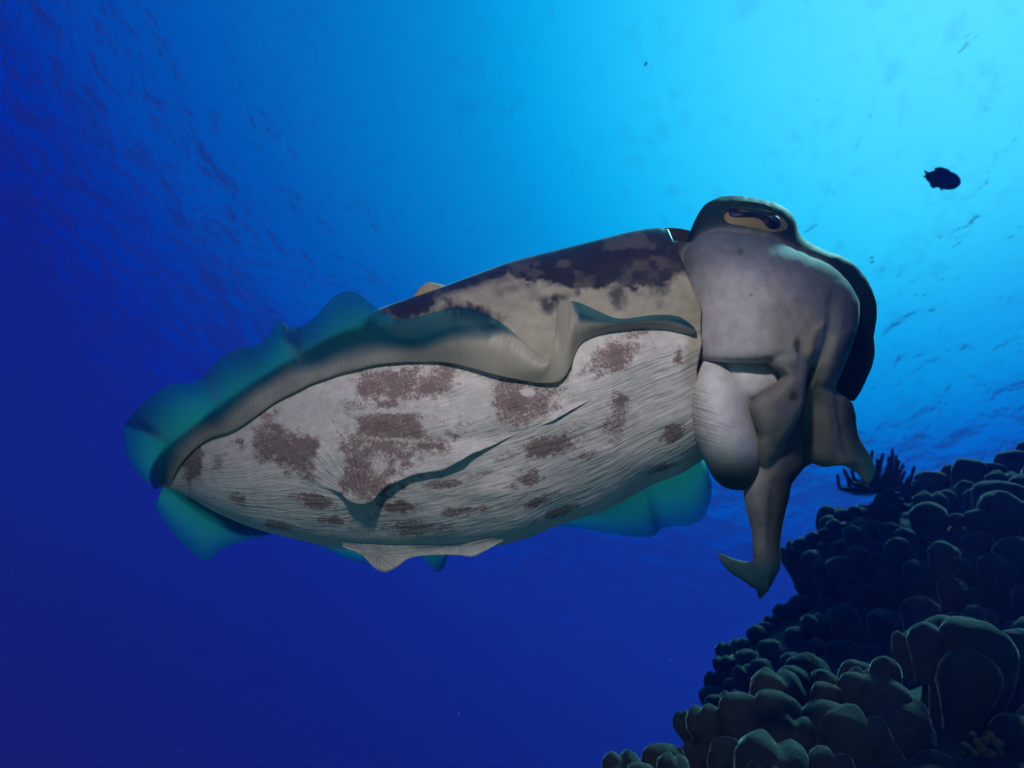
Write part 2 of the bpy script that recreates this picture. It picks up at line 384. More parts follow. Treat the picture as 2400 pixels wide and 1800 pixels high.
fold2 = strip([(1262, 975), (1300, 955), (1345, 935), (1390, 925)], [(1258, 1002), (1300, 983), (1340, 960), (1395, 932)], 50, 14, ([0, .3, .6, 1], [0, .004, .004, 0]), lambda v: v ** 2.)
def hem():
    """slack skin hanging from the underside, beyond the lower outline"""
    B = [(800, 1268), (840, 1274), (880, 1276), (920, 1278), (960, 1278), (1010, 1278), (1074, 1275), (1104, 1270), (1140, 1262), (1180, 1258)]
    E = [(805, 1284), (850, 1304), (872, 1330), (899, 1345), (926, 1335), (956, 1312), (1005, 1303), (1074, 1303), (1106, 1307), (1130, 1297), (1180, 1268)]
    n, m = 120, 18; b = spline(B, n); e = spline(E, n); V = []; PX = []; PY = []
    for i in range(n):
        d0 = depth_on(BV_M, *b[i]) - .0015
        for j in range(m):
            v = j / (m - 1); f = min(1, v * 2) if v <= .5 else 2 - 2 * v; back = v > .5
            x, y = b[i] + (e[i] - b[i]) * f; d = d0 + .010 * f * (1 - .5 * f) + (.009 * math.sin(PI * min(1, (1 - f) * 1.2 + .12)) if back else 0)
            V.append(at(x, y, d)); PX.append(x); PY.append(y)
    p = Piece(V, grid_faces(n, m)); px, py = np.array(PX), np.array(PY)
    paint_mantle(p, px, py, np.ones(len(px))); p.a['blot'] *= .35; p.a['wa'] = px; p.a['wb'] = py
    return p
HEM = hem()

# head, arms, funnel ---------------------------------------------------
DOME = [(1702, 537, 1742, 536, .618, .006), (1650, 552, 1800, 551, .614, .026), (1616, 573, 1862, 583, .610, .042), (1598, 610, 1940, 614, .606, .054), (1594, 660, 1984, 650, .603, .062), (1602, 720, 2012, 700, .600, .066),
        (1612, 775, 2018, 742, .597, .067), (1618, 812, 2010, 790, .594, .066), (1622, 834, 1992, 832, .592, .063), (1626, 845, 1980, 850, .592, .055), (1634, 850, 1965, 862, .594, .030), (1650, 846, 1950, 866, .598, .006)]
HOOD = [(1696, 456, 1746, 457, .655, .010), (1664, 469, 1800, 469, .652, .030), (1645, 487, 1838, 487, .650, .040), (1630, 513, 1864, 513, .650, .046), (1618, 543, 1877, 547, .652, .050), (1604, 585, 1913, 575, .655, .050), (1598, 620, 1988, 606, .658, .050),
        (1605, 660, 2026, 646, .660, .050), (1620, 700, 2050, 700, .660, .050), (1640, 745, 2056, 745, .660, .050), (1660, 784, 2052, 784, .660, .048), (1700, 817, 2053, 820, .660, .044), (1760, 850, 2047, 856, .660, .038), (1830, 885, 2030, 892, .660, .030), (1900, 915, 2013, 925, .660, .018), (1960, 936, 2003, 941, .660, .004)]
ARM1 = [(1775, 915, 1880, 925, .592, .018), (1768, 960, 1885, 970, .590, .024), (1763, 1010, 1885, 1015, .588, .026), (1754, 1080, 1878, 1090, .588, .025), (1741, 1150, 1855, 1132, .588, .022), (1749, 1200, 1846, 1172, .590, .020), (1761, 1247, 1833, 1229, .592, .016), (1764, 1300, 1827, 1280, .593, .012), (1768, 1335, 1827, 1325, .594, .010), (1773, 1368, 1818, 1352, .595, .008), (1774, 1388, 1803, 1378, .596, .005), (1778, 1404, 1780, 1405, .597, .001)]
LEAF = [(1812, 720, 1935, 740, .572, .014), (1792, 790, 1922, 790, .562, .026), (1789, 832, 1896, 850, .557, .028), (1800, 858, 1889, 872, .556, .027), (1829, 880, 1886, 892, .555, .025), (1810, 902, 1884, 910, .554, .026), (1780, 924, 1880, 932, .553, .026), (1757, 952, 1873, 955, .553, .025), (1764, 985, 1860, 985, .555, .023), (1779, 1023, 1840, 1023, .558, .018), (1774, 1055, 1827, 1052, .562, .014), (1780, 1088, 1816, 1085, .567, .010), (1797, 1114, 1806, 1113, .572, .002)]
ARM2 = [(1890, 720, 2014, 740, .590, .024), (1890, 790, 2006, 795, .584, .038), (1888, 845, 1982, 848, .584, .038), (1884, 890, 1962, 895, .588, .034), (1874, 920, 1962, 915, .594, .031), (1870, 950, 1994, 940, .602, .029), (1870, 985, 2007, 968, .608, .028), (1878, 1030, 2013, 1010, .614, .026), (1888, 1074, 2033, 1052, .619, .022), (1930, 1094, 2046, 1080, .622, .018), (1968, 1090, 2052, 1098, .624, .014), (1998, 1103, 2049, 1113, .625, .010), (2018, 1120, 2042, 1129, .626, .006), (2031, 1139, 2034, 1141, .627, .001)]
ARM3_SHADE = [(1850, 880, 1950, 890, .616, .022), (1845, 1000, 1935, 1000, .618, .022), (1838, 1060, 1902, 1082, .618, .016), (1838, 1108, 1882, 1098, .614, .010), (1838, 1150, 1850, 1140, .610, .002)]  # inner arm piece; the recess shade is put into its dark colour
HOOK = [(1808, 1312, 1800, 1388, .592, .008), (1765, 1316, 1768, 1380, .588, .010), (1740, 1314, 1742, 1362, .585, .009), (1715, 1307, 1715, 1343, .582, .007), (1695, 1299, 1693, 1322, .580, .004), (1680, 1294, 1682, 1299, .579, .001)]
TIP3 = [(1765, 1296, 1800, 1290, .578, .006), (1757, 1325, 1800, 1320, .576, .008), (1760, 1350, 1795, 1350, .578, .006), (1770, 1372, 1780, 1373, .582, .001)]
FUN = [(1640, 800, 1745, 805, .604, .020), (1624, 840, 1735, 850, .600, .038), (1610, 880, 1752, 880, .596, .047), (1606, 915, 1769, 915, .592, .052), (1612, 960, 1774, 960, .589, .054), (1622, 1010, 1786, 1010, .588, .053), (1638, 1050, 1792, 1050, .588, .049), (1656, 1090, 1792, 1090, .590, .042), (1672, 1120, 1786, 1124, .592, .032), (1694, 1140, 1770, 1144, .595, .018), (1715, 1148, 1745, 1150, .597, .003)]
FUN2 = [(1690, 826, 1812, 826, .572, .012), (1700, 866, 1845, 870, .566, .014), (1720, 895, 1835, 900, .564, .014), (1740, 925, 1800, 925, .566, .012), (1755, 950, 1780, 950, .570, .004)]
COLLAR = [(1536, 549, 1541, 557, .655, .003), (1552, 537, 1570, 585, .660, .006), (1580, 534, 1592, 620, .662, .008), (1606, 538, 1604, 640, .664, .008), (1632, 550, 1615, 650, .666, .006)]
NECK = [(1470, 590, 1500, 1060, .640, .040), (1530, 566, 1570, 1060, .636, .052), (1580, 566, 1620, 1040, .632, .056), (1625, 572, 1650, 1000, .628, .056), (1690, 600, 1690, 940, .622, .050)]
head_parts = [('neck', loft_piece(NECK, 40, 60)), ('dome', loft_piece(DOME, 90, 90)), ('hood', loft_piece(HOOD, 110, 80)), ('arm', loft_piece(ARM1, 110, 48)), ('leaf', loft_piece(LEAF, 90, 44)), ('arm2', loft_piece(ARM2, 90, 48)), ('collar', loft_piece(COLLAR, 40, 30)), ('inner_shade', loft_piece(ARM3_SHADE, 50, 30)), ('tip', loft_piece(HOOK, 40, 24))]
def fuse(parts, voxel, passes):
    """grow the parts together into one skin"""
    for _, p in parts: pass
    q = Piece(np.concatenate([p.V for _, p in parts]), np.concatenate([p.F + o for (_, p), o in zip(parts, np.cumsum([0] + [len(p.V) for _, p in parts])[:-1])]))
    me = tri_mesh('fuse', q); o = bpy.data.objects.new('fuse', me); C.objects.link(o)
    r = o.modifiers.new('r', 'REMESH'); r.mode = 'VOXEL'; r.voxel_size = voxel
    sm = o.modifiers.new('s', 'SMOOTH'); sm.factor = .5; sm.iterations = passes
    dg = bpy.context.evaluated_depsgraph_get(); ev = o.evaluated_get(dg); m2 = ev.to_mesh()
    V = np.zeros(len(m2.vertices) * 3); m2.vertices.foreach_get('co', V)
    F = [tuple(f.vertices) for f in m2.polygons]; F = np.array([f if len(f) == 4 else (*f, f[2]) for f in F], int)
    ev.to_mesh_clear(); bpy.data.objects.remove(o); bpy.data.meshes.remove(me)
    return Piece(V.reshape(-1, 3), F)
HEAD = fuse(head_parts, .0014, 6)
def paint_head(p):
    px, py, z = proj_np(p.V); n = len(px)
    dist = {}
    for k, q in head_parts:
        b = bvh_of(q); d = np.array([b.find_nearest(Vector(v))[3] for v in p.V]); dist[k] = np.minimum(dist.get(k, 9), d)
    pink = np.array([.41, .385, .415]); olive = np.array([.20, .197, .20]); teal = np.array([.012, .032, .042]); cream = np.array([.12, .135, .11])
    K = list(dist); D = np.stack([dist[k] for k in K]); w = np.exp(-D / .0018); w /= w.sum(0)
    cols = {'collar': np.array([.030, .035, .060]), 'leaf': np.array([.21, .20, .185]), 'inner_shade': np.array([.055, .06, .052]), 'neck': np.array([.045, .04, .05]), 'dome': pink, 'hood': teal, 'arm': olive, 'arm2': np.array([.20, .195, .175]), 'tip': np.array([.15, .16, .15])}
    col = sum(w[i][:, None] * cols[k] for i, k in enumerate(K))
    # dome: greyer towards the arms, rosy near the funnel
    g = smooth(1755, 1840, px + (py - 780) * .12 + 20 * (fbm(np.stack([px * .03, py * .02, 0 * px], -1), 3) - .5)) * smooth(620, 740, py) * w[K.index('dome')]
    col = col * (1 - .8 * g[:, None]) + np.array([.225, .21, .195]) * (.8 * g)[:, None]
    # the long arm: pale along its left side, dark on the right
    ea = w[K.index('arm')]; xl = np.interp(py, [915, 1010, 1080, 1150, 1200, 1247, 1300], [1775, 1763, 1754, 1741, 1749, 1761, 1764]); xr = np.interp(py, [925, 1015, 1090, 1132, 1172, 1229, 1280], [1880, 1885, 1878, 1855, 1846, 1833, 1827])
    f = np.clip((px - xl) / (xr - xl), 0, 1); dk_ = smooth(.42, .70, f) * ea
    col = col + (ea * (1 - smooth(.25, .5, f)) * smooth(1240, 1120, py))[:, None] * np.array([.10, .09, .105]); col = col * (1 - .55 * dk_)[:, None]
    # upper margin of the arm crown: blue-grey with a cream mottled edge
    crest = np.interp(px, [1604, 1625, 1667, 1724, 1768, 1813, 1858, 1897, 1948, 1983, 2007, 2018], [587, 563, 545, 535, 539, 557, 581, 596, 617, 647, 688, 724])
    e = py - crest; dm = w[K.index('dome')]
    up = smooth(190, 15, e + 25 * (fbm(np.stack([px * .02, py * .02, 0 * px], -1), 3) - .5) * 2) * dm
    col = col * (1 - .75 * up[:, None]) + np.array([.025, .055, .075]) * (.75 * up)[:, None]
    spk = smooth(.5, .62, fbm(np.stack([px * .05, py * .05, 0 * px + 4], -1), 3)) * smooth(40, 24, e) * smooth(2, 10, e) * dm * smooth(1740, 1790, px)
    col = col * (1 - .8 * spk[:, None]) + cream * (.8 * spk)[:, None]
    # tan keel running down the near arm, dark marks
    kx = np.interp(py, [740, 754, 778, 838, 897, 928, 972, 1022, 1060], [1935, 1927, 1903, 1891, 1882, 1880, 1862, 1833, 1815])
    keel = np.exp(-((px - kx) / 9.) ** 2) * smooth(735, 770, py) * smooth(1050, 960, py) * (1 - w[K.index('hood')]) * (1 - w[K.index('arm2')])
    col = col * (1 - .6 * keel[:, None]) + np.array([.36, .29, .19]) * (.6 * keel)[:, None]
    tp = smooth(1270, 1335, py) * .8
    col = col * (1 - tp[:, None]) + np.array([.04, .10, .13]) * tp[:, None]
    spots = blobs(px, py, [(1868, 808, 8, 17, 0, 1), (1860, 928, 8, 12, 25, .9), (1736, 590, 6, 8, 0, .6), (1760, 690, 4, 4, 0, .6)], .35, .08)
    col *= (1 - .7 * spots)[:, None]
    col *= (.86 + .28 * fbm(np.stack([px * .015, py * .015, 0 * px + 1], -1), 4))[:, None]
    p.a['skin'] = col; p.a['thin'] = .75 * w[K.index('arm2')] * smooth(0, 60, px - np.interp(py, [930, 1000, 1050, 1100, 1140], [1945, 1950, 1965, 1990, 2015])) + .4 * w[K.index('tip')] + .45 * w[K.index('arm')] * smooth(-26, -2, px - np.interp(py, [1090, 1132, 1172, 1229, 1280, 1342], [1885, 1855, 1846, 1833, 1827, 1825])) * smooth(1060, 1110, py)
    p.a['gloss'] = np.full(n, .16) * (1 - .8 * up); p.a['wa'] = px * 1.; p.a['wb'] = py * .4; p.a['wm'] = .16 * dm * smooth(700, 800, py) * smooth(1800, 1700, px) + .25 * (w[K.index('arm')] + w[K.index('arm2')] + w[K.index('leaf')])
    p.a['hood'] = w[K.index('hood')]
def fold_head(p):
    """keels, seams between the arms and slack skin, pushed along the normals"""
    F = p.F; V = p.V; nf = np.cross(V[F[:, 2]] - V[F[:, 0]], V[F[:, 3]] - V[F[:, 1]]); N = np.zeros_like(V)
    for k in range(4): np.add.at(N, F[:, k], nf)
    N /= np.linalg.norm(N, axis=1, keepdims=True) + 1e-12
    px, py, z = proj_np(V); face = np.clip(-(N @ A_f) * 2 + .3, 0, 1)
    def line(pts, w, amp, y0, y1):
        y = [q[1] for q in pts]; x = np.interp(py, y, [q[0] for q in pts]); return amp * np.exp(-((px - x) / w) ** 2) * smooth(y0, y0 + 50, py) * smooth(y1, y1 - 50, py)
    h = line([(1935, 740), (1927, 754), (1903, 778), (1891, 838), (1882, 897), (1880, 928), (1862, 972), (1833, 1022), (1815, 1080)], 13, .0035, 735, 1080)
    h = h - line([(1965, 640), (1950, 760), (1925, 850), (1912, 920), (1900, 1000), (1880, 1080)], 16, .0045, 660, 1100)
    h = h - line([(1800, 700), (1792, 780), (1800, 850), (1830, 900)], 12, .0016, 690, 900)
    h = h - line([(1812, 1120), (1810, 1200), (1802, 1300)], 9, .0030, 1110, 1320)
    h = h - line([(1962, 900), (1970, 980), (1985, 1050), (2010, 1110)], 9, .0035, 900, 1125)
    h = h + line([(1935, 940), (1938, 1000), (1950, 1060)], 12, .0025, 930, 1085)
    h = h + (fbm(np.stack([px * .012, py * .009, 0 * px + 21], -1), 4) - .5) * .010 + (fbm(np.stack([px * .05, py * .03, 0 * px + 1], -1), 3) - .5) * .0022
    p.V = V + N * (.62 * h * (.25 + .75 * face))[:, None]
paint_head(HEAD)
fold_head(HEAD)
def paint_funnel(p):
    px, py, z = proj_np(p.V); n = len(px)
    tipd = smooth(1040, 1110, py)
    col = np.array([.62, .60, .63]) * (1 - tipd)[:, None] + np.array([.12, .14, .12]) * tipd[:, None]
    edge = smooth(1660, 1625, px - (py - 900) * .12)
    col = col * (1 - .35 * edge[:, None]) + np.array([.40, .34, .22]) * (.35 * edge)[:, None]
    col *= (.88 + .24 * fbm(np.stack([px * .02, py * .02, 0 * px + 7], -1), 3))[:, None]
    p.a['thin'] = .5 * smooth(1085, 1140, py)
    p.a['skin'] = col; p.a['gloss'] = np.full(n, .4); p.a['wa'] = py * 1.1 - px * .35; p.a['wb'] = px * 1.
    p.a['wm'] = .9 * smooth(1760, 1650, px - (py - 900) * .12) * smooth(1080, 980, py)
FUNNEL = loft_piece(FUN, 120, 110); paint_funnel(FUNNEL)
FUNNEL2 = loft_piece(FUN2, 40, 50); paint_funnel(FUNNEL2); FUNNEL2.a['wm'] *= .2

# skin material ---------------------------------------------------------
def skin_material():
    m = Mat('cuttlefish_skin')
    skin = m.attr('skin').outputs['Color']; blot = m.attr('blot').outputs['Fac']
    tc = m.n('ShaderNodeTexCoord').outputs['Object']
    st = m.noise(480, tc, 3, .7); grain = m.noise(120, tc, 5, .6)
    # chromatophores: tiny dots that thicken inside the patches
    dots = m.math('SUBTRACT', m.math('ADD', m.math('MULTIPLY', blot, 1.15), m.math('MULTIPLY', m.math('SUBTRACT', st, .5), 2.4)), .18)
    k = m.n('ShaderNodeClamp', {0: m.rng(dots, .05, .75)}).outputs[0]
    k = m.math('MULTIPLY', k, m.rng(blot, .02, .25))
    brown = m.mix(blot, (.26, .14, .13, 1), (.11, .050, .048, 1))
    col = m.mix(m.math('MULTIPLY', k, .78), skin, brown)
    col = m.mix(m.rng(grain, .3, .75, 0, .30), col, (.16, .15, .14, 1), 'MULTIPLY')
    # wrinkles along the body and fans gathered at the folds
    def wr(a, b, fa, fb, d=.4):
        v = m.n('ShaderNodeCombineXYZ', {0: m.math('MULTIPLY', m.attr(a).outputs['Fac'], fa), 1: m.math('MULTIPLY', m.attr(b).outputs['Fac'], fb)}).outputs[0]
        return m.noise(1.0, v, 3, .5, d)
    w1 = m.math('MULTIPLY', wr('wa', 'wb', .085, .010, .9), m.attr('wm').outputs['Fac'])
    w3 = m.math('MULTIPLY', wr('wa', 'wb', .20, .018, .5), m.math('MULTIPLY', m.attr('wm').outputs['Fac'], .35))
    w2 = m.math('MULTIPLY', wr('fa', 'fr', 11.0, .012, .5), m.attr('fm').outputs['Fac'])
    h = m.math('ADD', m.math('ADD', w1, w3), m.math('MULTIPLY', w2, 1.1))
    h = m.math('ADD', h, m.math('MULTIPLY', grain, .10))
    bump = m.n('ShaderNodeBump', {'Strength': 1.0, 'Distance': .0017, 'Height': h}).outputs[0]
    gl = m.attr('gloss').outputs['Fac']
    b = m.n('ShaderNodeBsdfPrincipled', {'Base Color': col, 'Roughness': m.rng(gl, 0, 1, .80, .42), 'Normal': bump, 'IOR': 1.36, 'Specular IOR Level': m.rng(gl, 0, .6, .04, .30), 'Sheen Weight': .30, 'Sheen Roughness': .12, 'Sheen Tint': (.5, .9, .9, 1),
            'Subsurface Weight': .12, 'Subsurface Radius': (.012, .007, .006), 'Subsurface Scale': .35})
    tl = m.n('ShaderNodeBsdfTranslucent', {'Color': (.05, .34, .36, 1), 'Normal': bump}).outputs[0]
    m.surf(m.n('ShaderNodeMixShader', {0: m.attr('thin').outputs['Fac'], 1: b.outputs[0], 2: tl}).outputs[0]); return m
SKIN = skin_material()
PAP = loft_piece([(966, 698, 968, 706, .668, .002), (976, 684, 980, 704, .668, .006), (990, 669, 995, 700, .668, .009), (1008, 661, 1012, 696, .668, .010), (1026, 665, 1032, 690, .668, .008), (1042, 668, 1046, 680, .668, .002)], 30, 24)
PAP.a['skin'] = np.tile([.36, .32, .22], (len(PAP.V), 1)); PAP.a['gloss'] = np.full(len(PAP.V), .3)
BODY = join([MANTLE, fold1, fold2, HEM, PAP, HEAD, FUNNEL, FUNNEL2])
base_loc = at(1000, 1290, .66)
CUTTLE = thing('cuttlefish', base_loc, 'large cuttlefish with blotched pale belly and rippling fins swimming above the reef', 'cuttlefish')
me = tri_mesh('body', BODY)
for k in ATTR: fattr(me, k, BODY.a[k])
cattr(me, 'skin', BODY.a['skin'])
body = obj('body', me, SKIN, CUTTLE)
BV_B = bvh_of(BODY)

# fins --------------------------------------------------------------------
def fin_material():
    m = Mat('cuttlefish_fin')
    v = m.attr('v').outputs['Fac']; op = m.attr('op').outputs['Fac']
    tc = m.n('ShaderNodeTexCoord').outputs['Object']
    g = m.noise(45, tc, 4, .55); ray = m.noise(1., m.n('ShaderNodeCombineXYZ', {0: m.math('MULTIPLY', m.attr('u').outputs['Fac'], 260.), 1: m.math('MULTIPLY', v, 2.)}).outputs[0], 2, .5)
    base = m.mix(g, (.17, .17, .165, 1), (.28, .28, .265, 1))
    memb = m.mix(g, (.012, .11, .17, 1), (.022, .17, .23, 1))
    base = m.mix(m.attr('tan').outputs['Fac'], base, m.mix(g, (.23, .215, .175, 1), (.34, .315, .26, 1)))
    col = m.mix(op, memb, base)
    bump = m.n('ShaderNodeBump', {'Strength': .35, 'Distance': .002, 'Height': ray}).outputs[0]
    d = m.n('ShaderNodeBsdfPrincipled', {'Base Color': col, 'Roughness': .45, 'Normal': bump, 'Specular IOR Level': .3}).outputs[0]
    t = m.n('ShaderNodeBsdfTranslucent', {'Color': m.mix(m.rng(v, .2, .9), (.08, .36, .31, 1), (.008, .075, .16, 1)), 'Normal': bump}).outputs[0]
    dt = m.n('ShaderNodeMixShader', {0: m.math('MULTIPLY', m.math('SUBTRACT', 1., op), .62), 1: d, 2: t}).outputs[0]
    tr = m.n('ShaderNodeBsdfTransparent', {0: (.55, .90, .95, 1)}).outputs[0]
    fac = m.math('MAXIMUM', op, m.rng(v, .25, 1., .88, .42))
    m.surf(m.n('ShaderNodeMixShader', {0: fac, 1: tr, 2: dt}).outputs[0]); return m
FIN = fin_material()
def fin(name, rows, nt, nv, base_depth, lead, opq, thick, ruff, label=None, hug=None, tan=None):
    """membrane from a base line on the mantle to a rippled free edge; rows: base x y, edge x y, edge depth offset"""
    Q = spline([(r[0], r[1], *r) for r in rows], nt)[:, 2:]
    t = np.linspace(0, 1, nt); v = np.linspace(0, 1, nv)
    bd = np.array([base_depth(x, y) for x, y in Q[:, :2]])
    if hug is not None:
        hv = np.interp(t, *hug); ed = np.array([depth_on(BV_M, x, y, .66) for x, y in Q[:, 2:4]]) - .003 - bd
        Q[:, 4] = Q[:, 4] * (1 - hv) + ed * hv
    k = np.ones(9) / 9; bd = np.convolve(np.pad(bd, 4, mode='edge'), k, 'valid') - lead
    px = Q[:, 0:1] + (Q[:, 2:3] - Q[:, 0:1]) * v; py = Q[:, 1:2] + (Q[:, 3:4] - Q[:, 1:2]) * v
    d = bd[:, None] + Q[:, 4:5] * v ** 1.3 + ruff * np.sin(t * 46)[:, None] * v ** 2 - .006 * np.sin(PI * v)
    P = at_np(px, py, d); th = (thick * (1 - v) ** 2.2 + .0009)[None, :, None]
    nrm = np.cross(np.gradient(P, axis=0), np.gradient(P, axis=1)); nrm /= np.linalg.norm(nrm, axis=-1, keepdims=True) + 1e-12
    front, back = P - nrm * th * .5, P + nrm * th * .5
    G = np.concatenate([front, back[:, ::-1]], 1)      # closed loop around the sheet
    me = new_mesh(name, G, grid_faces(nt, 2 * nv, True))
    vv = np.tile(np.concatenate([v, v[::-1]]), (nt, 1)); uu = np.repeat(t[:, None], 2 * nv, 1)
    fattr(me, 'v', vv); fattr(me, 'u', uu); fattr(me, 'op', opq(uu, vv)); fattr(me, 'tan', np.interp(uu, *tan) if tan else 0 * uu)
    o = obj(name, me, FIN, CUTTLE)
    if label: o['label'] = label
    return o
NEAR = [(398, 1126, 366, 1147, .012), (408, 1113, 329, 1114, .014), (416, 1101, 300, 1070, .012), (426, 1086, 292, 1023, -.004), (438, 1071, 294, 996, -.016), (453, 1056, 316, 966, .004), (473, 1040, 358, 926, .018), (499, 1025, 405, 900, .016), (528, 1016, 463, 893, -.006), (549, 1009, 489, 868, .004), (585, 987, 535, 828, .020),
        (640, 947, 607, 806, .024), (668, 931, 640, 772, .014), (690, 920, 655, 752, .004), (710, 910, 675, 765, .010), (730, 900, 700, 767, .022), (770, 886, 734, 748, .032), (802, 875, 770, 708, .036), (840, 866, 800, 686, .034), (870, 858, 825, 684, .026), (900, 853, 850, 696, .014), (947, 848, 890, 728, .0), (985, 846, 936, 748, -.012), (1012, 846, 975, 743, -.016),
        (1042, 847, 1010, 734, -.014), (1080, 855, 1060, 722, -.010), (1120, 866, 1112, 728, -.012), (1164, 878, 1172, 755, -.020), (1200, 884, 1236, 810, -.030), (1232, 888, 1272, 840, -.034), (1262, 894, 1298, 830, -.026), (1285, 897, 1304, 772, -.006), (1306, 896, 1307, 722, .004), (1320, 885, 1312, 706, .0), (1330, 862, 1330, 706, -.006),
        (1345, 820, 1357, 709, -.012), (1368, 792, 1399, 728, -.014), (1430, 770, 1452, 747, -.010), (1505, 762, 1536, 739, -.008), (1560, 764, 1588, 742, -.005), (1600, 772, 1618, 760, -.002), (1628, 778, 1632, 776, .0)]
op_near = lambda u, v: smooth(.40, .14, v + .06 * np.sin(u * 21) - np.interp(u, [0, .1, .5, .60, .66, .74, .79, .84, 1], [-.1, .0, .02, .35, 1.2, 1.2, .3, .3, .3]))
fin('fin', NEAR, 420, 26, lambda x, y: depth_on(BV_M, x, y), .0012, op_near, .0045, .0, 'rippling blue-green fin along the flank', hug=([0, .56, .62, .72, .76, .79, 1], [0, 0, .9, .9, .5, 0, 0]), tan=([0, .50, .60, .76, .82, 1], [0, 0, 1, 1, .35, .35]))
FAR = [(388, 1126, 364, 1190, .02), (415, 1130, 398, 1239, .02), (450, 1150, 436, 1281, .015), (490, 1170, 481, 1313, .0), (540, 1190, 512, 1292, -.01), (580, 1205, 550, 1275, -.012), (620, 1220, 607, 1260, -.008), (680, 1235, 660, 1246, .0), (740, 1245, 725, 1262, .006), (800, 1255, 790, 1300, .01), (860, 1260, 850, 1318, .01), (910, 1260, 915, 1306, .004), (960, 1260, 972, 1290, -.004), (985, 1260, 1000, 1318, -.008),
       (1010, 1260, 1021, 1341, -.004), (1035, 1260, 1040, 1330, .004), (1070, 1260, 1058, 1290, .008), (1130, 1250, 1130, 1262, .004), (1220, 1230, 1230, 1238, .0), (1300, 1200, 1310, 1233, -.004), (1350, 1180, 1371, 1239, -.006), (1400, 1165, 1441, 1251, -.006), (1450, 1145, 1489, 1258, .0), (1500, 1120, 1531, 1256, .010), (1520, 1110, 1554, 1236, .020), (1560, 1100, 1612, 1231, .026), (1600, 1085, 1645, 1215, .028), (1630, 1070, 1665, 1175, .026), (1640, 1050, 1668, 1130, .02)]
def far_base(x, y): return float(np.interp(x, [380, 500, 700, 1000, 1300, 1640], [.738, .735, .725, .712, .700, .685]))
fin('fin', FAR, 360, 22, far_base, .0, lambda u, v: smooth(.1, 0, v) *   .5, .006, .0, 'blue-green fin showing below the belly')

# eye -----------------------------------------------------------------------
def flat_mat(name, col, rough=.35, spec=.4, col2=None, scale=300):
    m = Mat(name); c = col
    if col2 is not None:
        n = m.noise(scale, m.n('ShaderNodeTexCoord').outputs['Object'], 4, .6); c = m.mix(m.rng(n, .35, .65), (*col, 1), (*col2, 1))
    else: c = (*col, 1)
    m.surf(m.n('ShaderNodeBsdfPrincipled', {'Base Color': c, 'Roughness': rough, 'Specular IOR Level': spec}).outputs[0]); return m
def ribbon(name, top, bot, n, m, rise, mat, parent, sink=.0015):
    """swollen pad on the skin between two outlines"""
    a = spline(top, n); b = spline(bot, n); V = []
    ds = np.array([[depth_on(BV_B, *(a[i] + (b[i] - a[i]) * (j / (m - 1))), default=.61) for j in range(m)] for i in range(n)])
    for i in range(n):
        for j in range(m):
            v = j / (m - 1); t = i / (n - 1); x, y = a[i] + (b[i] - a[i]) * v
            V.append(at(x, y, ds[i, j] + sink - (rise + sink) * (math.sin(PI * v) ** .6) * (math.sin(PI * t) ** .45)))
    for i in range(n):                        # back layer, inside the head
        for j in range(m):
            x, y = a[i] + (b[i] - a[i]) * (j / (m - 1)); V.append(at(x, y, ds[i, j] + sink + .002))
    f1 = grid_faces(n, m); f2 = grid_faces(n, m, off=n * m)[:, ::-1]
    return obj(name, new_mesh(name, V, np.vstack([f1, f2])), mat, parent)
GOLD = flat_mat('eye_gold', (.19, .145, .075), .6, .2, (.13, .12, .085), 120); PUP = flat_mat('eye_pupil', (.004, .007, .030), .5, .25); LID = flat_mat('eye_lid', (.010, .026, .034), .8, .1, (.016, .036, .044), 200)
eye = ribbon('eye', [(1693, 500), (1698, 490), (1718, 487), (1750, 488), (1790, 493), (1830, 500), (1850, 516), (1852, 530)], [(1695, 512), (1699, 528), (1725, 533), (1755, 537), (1785, 544), (1810, 550), (1834, 549), (1850, 540)], 50, 16, .0016, GOLD, CUTTLE)
eye['label'] = 'golden eye with a dark curved pupil'
def bead(name, path, radii, mat, parent, lift, seg=10):
    n = 60; Q = spline([(*p, r) for p, r in zip(path, radii)], n); V = []
    P = np.array([at(x, y, depth_on(BV_E, x, y, .61) - lift) for x, y, r in Q])
    T = np.gradient(P, axis=0); T /= np.linalg.norm(T, axis=1, keepdims=True); B = np.cross(T, A_f); B /= np.linalg.norm(B, axis=1, keepdims=True)
    for i in range(n):
        r = max(Q[i, 2], .2) * .61 / F_PX
        for j in range(seg):
            a = 2 * PI * j / seg; V.append(P[i] + B[i] * r * math.cos(a) - A_f * r * .35 * math.sin(a))
    p = Piece(np.array(V), grid_faces(n, seg, True)); c0, c1 = p.V[:seg].mean(0), p.V[-seg:].mean(0); p.V = np.vstack([p.V, c0, c1]); i = np.arange(seg); j = (i + 1) % seg; b = (n - 1) * seg
    p.F = np.vstack([p.F, np.stack([j, i, 0*i + n*seg, 0*i + n*seg], 1), np.stack([b + i, b + j, 0*i + n*seg + 1, 0*i + n*seg + 1], 1)])
    return obj(name, tri_mesh(name, p), mat, parent)
em = eye.data; BV_E = BVHTree.FromPolygons([tuple(v) for v in BODY.V] + [v.co.copy() for v in em.vertices], [tuple(f) if f[2] != f[3] else tuple(f[:3]) for f in BODY.F.tolist()] + [tuple(i + len(BODY.V) for i in p.vertices) for p in em.polygons])
pupil = bead('pupil', [(1718, 488), (1720, 498), (1732, 503), (1754, 504), (1774, 506), (1791, 513), (1804, 522), (1816, 520), (1820, 508)], [9, 12, 9, 8, 8, 10, 14, 14, 9], PUP, CUTTLE, .0006)
lid = bead('eyelid', [(1708, 487), (1730, 488), (1755, 492), (1780, 497), (1800, 502), (1820, 500)], [2, 5, 6, 7, 7, 2], LID, CUTTLE, .0008)
